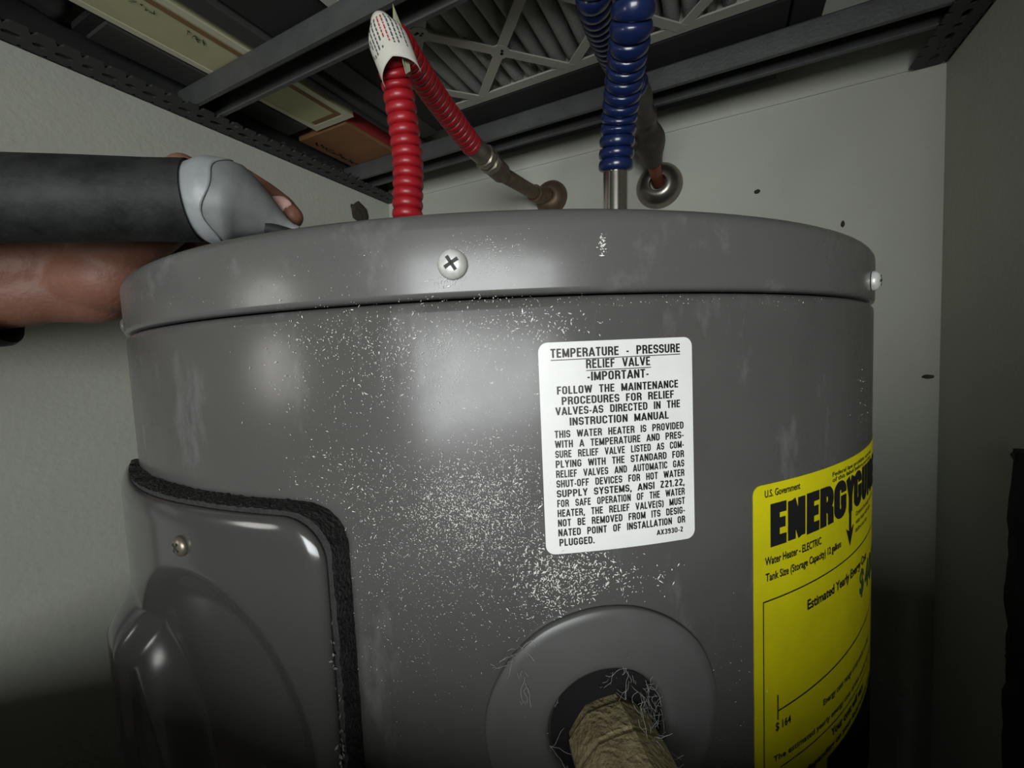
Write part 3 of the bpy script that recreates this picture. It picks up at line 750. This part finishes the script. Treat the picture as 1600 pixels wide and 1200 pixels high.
MB().tube([sm, sm-XR*.018-UR*.004], [.007, .008], 16).build('valve_stem', 'dark_valve', cs, True)

# ------------------------------------------------------------------ steel shelf frame
sf = thing('shelf_frame', 'dark steel shelf frame of slotted rails and channel beams above the tank', 'shelf', (-.17, .3, 1.294))
ZR = 1.294
def slotted(mb, x0, x1, y0, y1, z0, z1, slots, sw):
    """plate in XY with slots (centre y, half length) running along Y"""
    xc = (x0+x1)/2; edges = [y0]
    for (a, _), (b, _) in zip(slots, slots[1:]): edges.append((a+b)/2)
    edges.append(y1); n = 16
    for (yc, hl), ya, yb in zip(slots, edges, edges[1:]):
        inn = []; outl = []
        for k in range(n):
            a = 2*PI*(k+.5)/n; cx, cy = math.cos(a), math.sin(a)
            iy = (hl-sw)*(1 if cy > 0 else -1)
            inn.append((xc+sw*cx, yc+iy+sw*cy))
            m_ = max(abs(cx), abs(cy)); ox, oy = cx/m_, cy/m_
            outl.append((xc+(x1-x0)/2*ox, yc+((yb-yc) if oy > 0 else (yc-ya))*oy))
        vs = [(x, y, z) for z in (z0, z1) for lp in (inn, outl) for x, y in lp]; fs = []
        for k in range(n):
            k2 = (k+1) % n
            fs += [(k, k2, n+k2, n+k), (2*n+k2, 2*n+k, 3*n+k, 3*n+k2), (k2, k, 2*n+k, 2*n+k2), (n+k, n+k2, 3*n+k2, 3*n+k)]
        # square off the corners of the cell
        vs += [(x, y, z) for z in (z0, z1) for x, y in ((x0, ya), (x1, ya), (x1, yb), (x0, yb))]
        mb.add(vs, fs)
sl = []; y = YF+.026; i = 0
while y < YB-.012:
    sl.append((y, .0062 if (round((y-.1643)/.0166)) % 2 == 0 else .0042)); y = .1643+(round((y-.1643)/.0166)+1)*.0166
mb = MB(); slotted(mb, XL+.001, XL+.036, YF+.01, YB-.003, ZR, ZR+.002, sl, .0034); mb.box((XL+.0005, YF+.01, ZR), (XL+.0025, YB-.003, ZR+.042))
lr = mb.build('slotted_rail', 'steel_rail', sf); tag(lr, 'slotted steel rail along the left wall')
mb = MB(); slotted(mb, XRT-.033, XRT-.001, YF+.01, YB-.003, ZR, ZR+.002, sl, .0034); mb.box((XRT-.0025, YF+.01, ZR), (XRT-.0005, YB-.003, ZR+.042))
rr_ = mb.build('slotted_rail', 'steel_rail', sf); tag(rr_, 'slotted steel rail along the right wall')
# torn tape tabs clinging to the left rail's inner edge
for k in range(9):
    yy = .40+k*.017+random.uniform(-.003, .003); x = XL+.034
    MB().add([(x, yy, ZR+.0025), (x+random.uniform(.004, .009), yy+.002, ZR+.004), (x+.002, yy+.008, ZR+.0035), (x-.004, yy+.006, ZR+.0026), (x, yy+.004, ZR+.006)], [(0, 1, 4), (1, 2, 4), (2, 3, 4), (3, 0, 4), (3, 2, 1, 0)]).build('tape_tab', 'grey_board', lr)
def channel(y0, y1, name, label):
    x0, x1, z0, z1 = XL+.004, XRT-.004, ZR+.0022, ZR+.027; t = .0022; lp = .0055
    prof = [(y0, z0), (y0+lp, z0), (y0+lp, z0+t), (y0+t, z0+t), (y0+t, z1-t), (y1-t, z1-t), (y1-t, z0+t), (y1-lp, z0+t), (y1-lp, z0), (y1, z0), (y1, z1-.002), (y1-.002, z1), (y0+.002, z1), (y0, z1-.002)]
    n = len(prof); vs = [(x, a, b) for x in (x0, x1) for a, b in prof]; fs = [(k, (k+1) % n, n+(k+1) % n, n+k) for k in range(n)]
    o = MB().add(vs, fs).build(name, 'steel_frame', sf); tag(o, label)
    o.modifiers.new('soft', 'BEVEL').width = .0006
channel(.299, .330, 'channel_beam', 'front steel channel beam across the shelf')
channel(.541, .578, 'channel_beam', 'rear steel channel beam beside the back wall')
channel(.02, .051, 'channel_beam', 'steel channel beam nearest the doorway')
for yy in (.345, ):
    MB().box((XL+.030, yy, ZR-.001), (XL+.034, yy+.003, ZR+.004)).build('weld_tab', 'steel_frame', sf)

# ------------------------------------------------------------------ things lying on the shelf
ZT = ZR+.0272
# air filter
FX0, FX1, FY0, FY1 = -.318, .062, .05, .500
af = thing('air_filter', 'pleated air filter with a diamond cardboard grid lying on the shelf', 'air filter', ((FX0+FX1)/2, (FY0+FY1)/2, ZT))
mb = MB()
for a, b_ in (((FX0, FY1-.013), (FX1, FY1)), ((FX0, FY0), (FX1, FY0+.013)), ((FX0, FY0+.013), (FX0+.013, FY1-.013)), ((FX1-.013, FY0+.013), (FX1, FY1-.013))):
    mb.box((*a, ZT+.0008), (*b_, ZT+.0026))
for a, b_ in (((FX0, FY1-.002), (FX1, FY1)), ((FX0, FY0), (FX1, FY0+.002)), ((FX0, FY0+.002), (FX0+.002, FY1-.002)), ((FX1-.002, FY0+.002), (FX1, FY1-.002))):
    mb.box((*a, ZT+.0025), (*b_, ZT+.045))
mb.build('filter_frame', 'filter_board', af)
def clip(x, y, dx, dy):
    t0, t1 = -9, 9
    for p0, d_, lo, hi in ((x, dx, FX0+.006, FX1-.006), (y, dy, FY0+.006, FY1-.006)):
        a, b_ = sorted(((lo-p0)/d_, (hi-p0)/d_)); t0, t1 = max(t0, a), min(t1, b_)
    return (t0, t1) if t1-t0 > .02 else None
for sgn in (1, -1):
    for k in range(-5, 8):
        x0, y0 = -.268+.117*k, .493
        c = clip(x0, y0, sgn*1.0, -1.06)
        zb = ZT+.0014+sgn*.0001
        if c: MB().bar((x0+sgn*c[0], y0-1.06*c[0], zb), (x0+sgn*c[1], y0-1.06*c[1], zb), .0105, .0016).build('grid_strip', 'filter_board', af)
for k in range(-5, 8):  # glue pads at the crossings, with small dark stamps
    for j in range(0, 8):
        x, y = -.268+.117*k+(.0585 if j % 2 else 0), .493-.062*j
        if FX0+.01 < x < FX1-.01 and FY0+.01 < y < FY1-.01:
            MB().lathe([(0, -.0008), (.0105, -.0008), (.0105, .0008), (0, .0008)], 10, Matrix.Translation((x, y, ZT+.0012))).build('grid_node', 'filter_board', af)
            if j % 2 == 1 or j == 2:
                mm = MB()
                for q in range(5):
                    xx, yy = x+random.uniform(-.004, .004), y+random.uniform(-.003, .003); s = .0014
                    mm.add([(xx-s, yy-s*.5, ZT+.0002), (xx+s, yy-s, ZT+.0002), (xx+s*1.2, yy+s, ZT+.0002), (xx-s*.4, yy+s*.8, ZT+.0002)], [(0, 1, 2, 3)])
                mm.build('stamp', 'dark_box', af)
# pleats: one shared mesh, rounded ridges running front to back
pitch = .0175; mb = MB(); vs = []; fs = []
for yy in (FY0+.003, FY1-.003):
    for k in range(9):
        a = PI*k/8; vs.append((math.cos(a)*pitch*.49, yy-FY0, .0045+.032*(1-math.sin(a)**.6)))
for k in range(8): fs.append((k, k+1, 9+k+1, 9+k))
me = bpy.data.meshes.new('pleat'); me.from_pydata(vs, [], fs); me.materials.append(MATS['filter_cloth'])
me.polygons.foreach_set('use_smooth', [True]*len(me.polygons))
x = FX0+.004+pitch/2; k = 0
while x < FX1-.008:
    o = bpy.data.objects.new('pleat', me); COL.objects.link(o); o.parent = af
    o.location = (x-af.location.x, FY0-af.location.y, ZT-af.location.z); x += pitch
MB().box((FX0+.002, FY0+.002, ZT+.041), (FX1-.002, FY1-.002, ZT+.045)).build('backing', 'dark_box', af)

def carton(name, label, cat, x0, x1, y0, y1, z0, z1, m, extra=None):
    t = thing(name, label, cat, ((x0+x1)/2, (y0+y1)/2, z0))
    o = MB().box((x0, y0, z0), (x1, y1, z1)).build('body', m, t); bv = o.modifiers.new('soft', 'BEVEL'); bv.width = .002; bv.segments = 2
    f = MB(); f.box((x0-.0004, (y0+y1)/2-.001, z0+.006), (x1+.0004, (y0+y1)/2+.001, z1+.0006)); f.build('flap_seam', 'dark_box', t)
    return t
Zc = ZT
cb = thing('cream_box', 'flat cream coloured box with a brown band on the left of the shelf', 'box', (-.47, .2, Zc))
CX0, CX1, CY0, CY1 = -.502, -.432, -.04, .441
o = MB().box((CX0, CY0, Zc+.001), (CX1, CY1, Zc+.05)).build('body', 'cream', cb); o.modifiers.new('soft', 'BEVEL').width = .001
mb = MB(); zz = Zc+.0003
mb.box((CX0, CY0, zz), (CX0+.007, CY1, zz+.001)); mb.box((CX1-.008, CY0, zz), (CX1, CY1, zz+.001)); mb.box((CX0+.007, CY1-.010, zz), (CX1-.008, CY1, zz+.001)); mb.build('rim', 'cream_rim', cb)
mb = MB(); mb.box((CX1-.0165, CY0, zz+.0002), (CX1-.0105, CY1-.012, zz+.001)); mb.box((CX0+.012, CY1-.0185, zz+.0002), (CX1-.0165, CY1-.012, zz+.001)); mb.build('band', 'brown_band', cb)
tx = MB()      # worn, unreadable handwriting along the edge
def scrawl(mb, x, y0, y1, hgt, z, ux, step):
    y = y0
    while y < y1:
        if random.random() < .8:
            for _ in range(2):
                a = (x+random.uniform(0, hgt)*ux, y+random.uniform(-.3, .3)*step); b_ = (x+random.uniform(0, hgt)*ux, y+random.uniform(.2, .8)*step); w_ = step*.16
                mb.add([(a[0]-w_, a[1], z), (a[0]+w_, a[1], z), (b_[0]+w_, b_[1]+w_, z), (b_[0]-w_, b_[1]+w_, z)], [(0, 1, 2, 3)])
        y += step
scrawl(tx, CX1-.0215, .170, .184, .008, zz-.0001, -1, .0045); scrawl(tx, CX1-.0215, .192, .232, .008, zz-.0001, -1, .0045); scrawl(tx, CX1-.0215, .256, .275, .008, zz-.0001, -1, .005)
tag(tx.build('print', 'print_green', cb), None, None, None, 'stuff')
ob = thing('orange_box', 'brown-orange cardboard box behind the cream box on the shelf', 'box', (-.50, .5, Zc))
o = MB().box((-.546, .446, Zc), (-.452, .556, Zc+.07)).build('body', 'orange_card', ob); o.modifiers.new('soft', 'BEVEL').width = .0015
tx = MB(); zz = Zc-.0002
scrawl(tx, -.536, .462, .545, .010, zz, 1, .008)
tag(tx.build('print', 'dark_box', ob), None, None, None, 'stuff')
mb = MB(); mb.box((-.4515, .446, Zc+.004), (-.449, .556, Zc+.066)); mb.build('tape_edge', 'print_red', ob)
pk = thing('grey_shelf_board', 'narrow grey board lying beside the cream box', 'board', (-.40, .2, Zc))
mb = MB(); mb.box((-.424, -.04, Zc), (-.402, .60, Zc+.012)); o = mb.build('body', 'grey_board', pk); o.modifiers.new('soft', 'BEVEL').width = .0012
MB().box((-.4165, .335, Zc-.0016), (-.4135, .535, Zc)).build('groove_bead', 'dark_box', pk)
pk = thing('dark_shelf_board', 'wide dark board between the grey board and the air filter', 'board', (-.36, .2, Zc))
mb = MB(); mb.box((-.398, -.04, Zc+.004), (-.322, .534, Zc+.016)); o = mb.build('body', 'dark_box', pk); o.modifiers.new('soft', 'BEVEL').width = .0012
MB().box((-.392, .34, Zc+.002), (-.365, .534, Zc+.004)).build('cleat', 'grey_board', pk)
pk = thing('charcoal_panel', 'charcoal panel lying over the left slotted rail', 'board', (-.53, .1, Zc))
mb = MB(); mb.box((-.545, .215, Zc), (-.506, .43, Zc+.010)); o = mb.build('body', 'grey_board', pk); o.modifiers.new('soft', 'BEVEL').width = .0012
MB().box((-.545, .205, Zc+.002), (-.506, .215, Zc+.008)).build('edge_strip', 'dark_box', pk)
pk = thing('grey_cloth_bundle', 'folded grey cloth hanging over the left rail near the doorway', 'cloth', (-.54, .1, Zc))
bm_ = MB(); vs = []; fs = []
NX, NY = 14, 30
for j in range(NY+1):
    for i in range(NX+1):
        x = -.556+.052*i/NX; y = -.04+.24*j/NY
        vs.append((x, y, Zc+.004+.006*noise.noise(Vector((x*50, y*22, 0)))+.006))
for j in range(NY):
    for i in range(NX):
        k = j*(NX+1)+i; fs.append((k, k+NX+1, k+NX+2, k+1))
o = bm_.add(vs, fs).build('body', 'grey_board', pk, True); o.modifiers.new('thickness', 'SOLIDIFY').thickness = .003
db = carton('black_carton', 'black carton on the shelf right of the air filter', 'box', .064, .092, .30, .60, Zc, Zc+.16, 'dark_box')
db = carton('black_tray', 'low black tray between the air filter and the back wall', 'box', -.318, .062, .502, .640, Zc+.0002, Zc+.06, 'dark_box')
db = carton('dark_storage_tote', 'dark storage tote stacked above the boards on the left', 'box', -.555, -.32, -.04, .44, Zc+.075, Zc+.35, 'dark_box')
db = carton('dark_storage_bin', 'dark storage bin stacked on top of the air filter', 'box', -.315, .06, -.02, .49, Zc+.046, Zc+.35, 'dark_box')

# ------------------------------------------------------------------ torn dark sheet against the right wall
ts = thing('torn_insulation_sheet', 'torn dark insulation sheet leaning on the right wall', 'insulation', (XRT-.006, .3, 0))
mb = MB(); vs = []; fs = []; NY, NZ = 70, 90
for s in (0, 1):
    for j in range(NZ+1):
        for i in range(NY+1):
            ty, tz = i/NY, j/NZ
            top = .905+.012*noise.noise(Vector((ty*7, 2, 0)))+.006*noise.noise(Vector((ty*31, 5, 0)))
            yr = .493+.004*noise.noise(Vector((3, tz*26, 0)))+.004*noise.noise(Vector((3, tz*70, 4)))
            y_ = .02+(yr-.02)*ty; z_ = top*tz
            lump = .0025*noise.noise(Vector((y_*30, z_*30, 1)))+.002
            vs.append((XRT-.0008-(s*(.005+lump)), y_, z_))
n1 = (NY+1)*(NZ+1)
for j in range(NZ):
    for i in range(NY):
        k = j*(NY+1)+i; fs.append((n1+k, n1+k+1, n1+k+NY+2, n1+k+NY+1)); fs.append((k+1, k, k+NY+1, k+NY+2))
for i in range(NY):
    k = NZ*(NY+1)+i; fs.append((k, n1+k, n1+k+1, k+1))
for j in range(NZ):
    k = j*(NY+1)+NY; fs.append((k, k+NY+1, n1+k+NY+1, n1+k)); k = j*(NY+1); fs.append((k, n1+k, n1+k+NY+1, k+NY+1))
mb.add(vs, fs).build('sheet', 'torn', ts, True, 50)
mb = MB()
for k in range(26):
    z = .905*random.uniform(.78, 1); p = Vector((XRT-.006, .491+random.uniform(-.006, .001), z)); s = random.uniform(.002, .006)
    mb.add([p+Vector((0, 0, s)), p+Vector((-.001, s, 0)), p+Vector((0, 0, -s)), p+Vector((-.003, -s, 0))], [(0, 1, 2), (0, 2, 3), (0, 3, 1), (1, 3, 2)])
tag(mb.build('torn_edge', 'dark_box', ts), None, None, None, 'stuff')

# ------------------------------------------------------------------ vacuum hose with taped nozzle
vh = thing('vacuum_hose', 'black rubber vacuum hose with a duct-taped grey nozzle on the lid', 'vacuum hose', tuple(at(298, 315, .236)))
hp = [Vector((-.47, -.62, .03)), Vector((-.49, -.50, .40)), Vector((-.48, -.30, .80)), Vector((-.44, -.12, 1.01)), at(-300, 305, .193), at(0, 311, .212), at(150, 312, .224), at(306, 315, .2366)]
hp = spline(hp, .006); hn = len(hp); MB().tube(hp, [.0210+.0006*sstep(hn-4, hn-1, i) for i in range(hn)], 40).build('rubber_hose', 'rubber', vh, True)
n0, n1_, n2_, n3_, n4_ = at(284, 312, .2348), at(330, 315, .2388), at(372, 322, .243), at(415, 338, .248), at(466, 360, .255)
np_ = spline([n0, n1_, n2_, n3_, n4_], .003); N = len(np_)
def nr(t): return max(.0026, .0186+.0040*sstep(.06, .26, t) - max(0, t-.46)*.044)
rs = [nr(i/(N-1)) for i in range(N)]
flat = [(1, 1-.2*sstep(.4, 1, i/(N-1))) for i in range(N)]
mb = MB(); mb.tube(np_, rs, 40, cap=False, flat=flat)
mb.tube(list(reversed(np_[:6])), [r-.0016 for r in reversed(rs[:6])], 40, cap=False)
# joins at the mouth
mb.build('nozzle', 'grey_plastic', vh, True)
# tape with a wavy front edge
vs = []; fs = []; seg = 56; NL = 14
T0 = (np_[1]-np_[0]).normalized(); upv = (UR-T0*UR.dot(T0)).normalized()
frames = []
nrm = upv
for i in range(N):
    T = (np_[min(i+1, N-1)]-np_[max(i-1, 0)]).normalized(); nrm = (nrm-T*nrm.dot(T)).normalized(); frames.append((np_[i], nrm.copy(), T.cross(nrm)))
for j in range(NL+1):
    for k in range(seg):
        a = 2*PI*k/seg; lim = .34+.05*math.sin(a*2+.6)+.03*math.sin(a*5)
        t = lim*j/NL; fi = t*(N-1); i = int(fi); fr = fi-i
        c0, u0, b0 = frames[i]; c1, u1, b1 = frames[min(i+1, N-1)]
        c = c0.lerp(c1, fr); u = u0.lerp(u1, fr); b_ = b0.lerp(b1, fr)
        rr = nr(t)+.0007+.0003*noise.noise(Vector((a*3, t*30, 0)))
        vs.append(c+u*(rr*math.cos(a))+b_*(rr*math.sin(a)))
for j in range(NL):
    for k in range(seg): fs.append((j*seg+k, j*seg+(k+1) % seg, (j+1)*seg+(k+1) % seg, (j+1)*seg+k))
tp = MB().add(vs, fs).build('duct_tape', 'duct_tape', vh, True); tp.modifiers.new('thickness', 'SOLIDIFY').thickness = .0005
# slit mouth piece at the tip
MB().tube([at(414, 356, .245), at(440, 362, .249), at(462, 366, .253)], [.0040, .0034, .0024], 16).build('slit_edge', 'screw_dark', vh, True)

# ------------------------------------------------------------------ the hand and forearm
def limb_mesh(parts, name, m, voxel=.0016):
    mb = MB()
    for pts, rs in parts:
        P = [Vector(p) for p in pts]
        # capsule chain: spheres + tubes
        for p_, r__ in zip(P, rs):
            bm = bmesh.new(); bmesh.ops.create_icosphere(bm, subdivisions=3, radius=r__)
            mb.add([v.co+p_ for v in bm.verts], [tuple(x.index for x in f.verts) for f in bm.faces]); bm.free()
        for i in range(len(P)-1):
            mb.tube([P[i], P[i+1]], [rs[i], rs[i+1]], 24)
    o = mb.build(name, m)
    md = o.modifiers.new('r', 'REMESH'); md.mode = 'VOXEL'; md.voxel_size = voxel
    ms = o.modifiers.new('s', 'SMOOTH'); ms.factor = .6; ms.iterations = 9
    dg = bpy.context.evaluated_depsgraph_get(); me = bpy.data.meshes.new_from_object(o.evaluated_get(dg))
    o.modifiers.clear(); old = o.data; o.data = me; bpy.data.meshes.remove(old)
    me.polygons.foreach_set('use_smooth', [True]*len(me.polygons))
    if not me.materials: me.materials.append(MATS[m])
    return o
A = at
parts = [
    # forearm: two bones' worth of width (vertical in view), tapering to the wrist
    ([A(-420, 445, .235), A(-150, 425, .262), A(60, 415, .285)], [.036, .030, .0235]),
    ([A(-420, 475, .240), A(-150, 462, .268), A(70, 452, .289)], [.036, .029, .0225]),
    # palm
    ([A(60, 425, .287), A(150, 400, .297), A(235, 352, .300)], [.024, .022, .016]),
    ([A(65, 450, .289), A(150, 455, .300), A(225, 425, .312)], [.023, .0225, .018]),
    ([A(120, 440, .293), A(170, 432, .293), A(210, 400, .296)], [.022, .0235, .020]),
    ([A(150, 465, .300), A(215, 440, .315), A(260, 400, .318)], [.018, .017, .013]),
    # thumb base, running along the far side of the nozzle
    ([A(170, 400, .290), A(250, 350, .283), A(330, 290, .277)], [.021, .0165, .0112]),
    # thumb: first joint, bend, tip
    ([A(330, 288, .277), A(378, 287, .275), A(415, 308, .272)], [.0112, .0102, .0092]),
    ([A(415, 308, .272), A(440, 327, .268), A(456, 339, .265)], [.0092, .0090, .0070]),
    # index finger hooked over the hose
    ([A(235, 345, .302), A(255, 285, .285), A(285, 262, .268), A(318, 280, .262), A(335, 310, .268)], [.0125, .0098, .0088, .0080, .0066]),
    # three more fingers curled behind the nozzle
    ([A(240, 368, .310), A(290, 320, .305), A(335, 318, .292), A(352, 345, .280)], [.0125, .0098, .0088, .0070]),
    ([A(242, 395, .315), A(295, 352, .312), A(340, 352, .298), A(352, 372, .285)], [.012, .0094, .0084, .0068]),
    ([A(245, 420, .318), A(290, 385, .318), A(325, 385, .305), A(335, 398, .293)], [.0105, .0082, .0074, .0060]),
]
pe = limb_mesh(parts, 'person', 'skin')
tag(pe, 'bare forearm and hand reaching in from the left gripping the hose nozzle', 'person')
# thumb nail facing the camera
tipc = A(447, 331, .2668); tdir = (A(455, 338, .2625)-A(425, 318, .268)).normalized(); ndir = (-FW*1.0+UR*.28-XR*.15); ndir = (ndir-tdir*ndir.dot(tdir)).normalized(); sdir = tdir.cross(ndir)
vs = []; fs = []; NU, NV = 14, 14
for j in range(NV+1):
    v = j/NV*2-1
    for i in range(NU+1):
        u = i/NU*2-1
        hw = .0068*(1-.10*max(0, v)**2)*math.sqrt(max(0.05, 1-max(0, -v)**4*.75))
        hw *= math.sqrt(max(.12, 1-max(0, v)**5*.85))
        a = u*1.0; rr = .0088-.0003*v
        vs.append(tipc+tdir*(v*.0064)+sdir*(math.sin(a)*rr*hw/.0062*.80)+ndir*(math.cos(a)*rr+.0001-.0011*max(0, v)**2))
for j in range(NV):
    for i in range(NU):
        k = j*(NU+1)+i; fs.append((k, k+1, k+NU+2, k+NU+1))
nl = MB().add(vs, fs).build('thumbnail', 'nail', pe, True); nl.modifiers.new('thickness', 'SOLIDIFY').thickness = .0008
# black cuff on the forearm at the frame's edge
c0, c1 = A(-60, 447, .274), A(0, 447, .281)
mb = MB(); prf_ = [(-.9, .040), (-.2, .043), (0, .0445), (.12, .0435), (.16, .041), (0, .039)]
dirc = (c1-c0).normalized(); u_ = (UR-dirc*UR.dot(dirc)).normalized(); s_ = dirc.cross(u_)
vs = []; fs = []; seg = 48
for t, rr in prf_:
    for k in range(seg):
        a = 2*PI*k/seg; tilt = -.011*math.cos(a); wob = 1+.02*math.sin(3*a)
        vs.append(c0+dirc*(t*.06+tilt)+u_*(math.cos(a)*rr*.80*wob-.0045)+s_*(math.sin(a)*rr*.72*wob))
for j in range(len(prf_)-1):
    for k in range(seg): fs.append((j*seg+k, j*seg+(k+1) % seg, (j+1)*seg+(k+1) % seg, (j+1)*seg+k))
MB().add(vs, fs).build('wrist_cuff', 'black_band', pe, True)
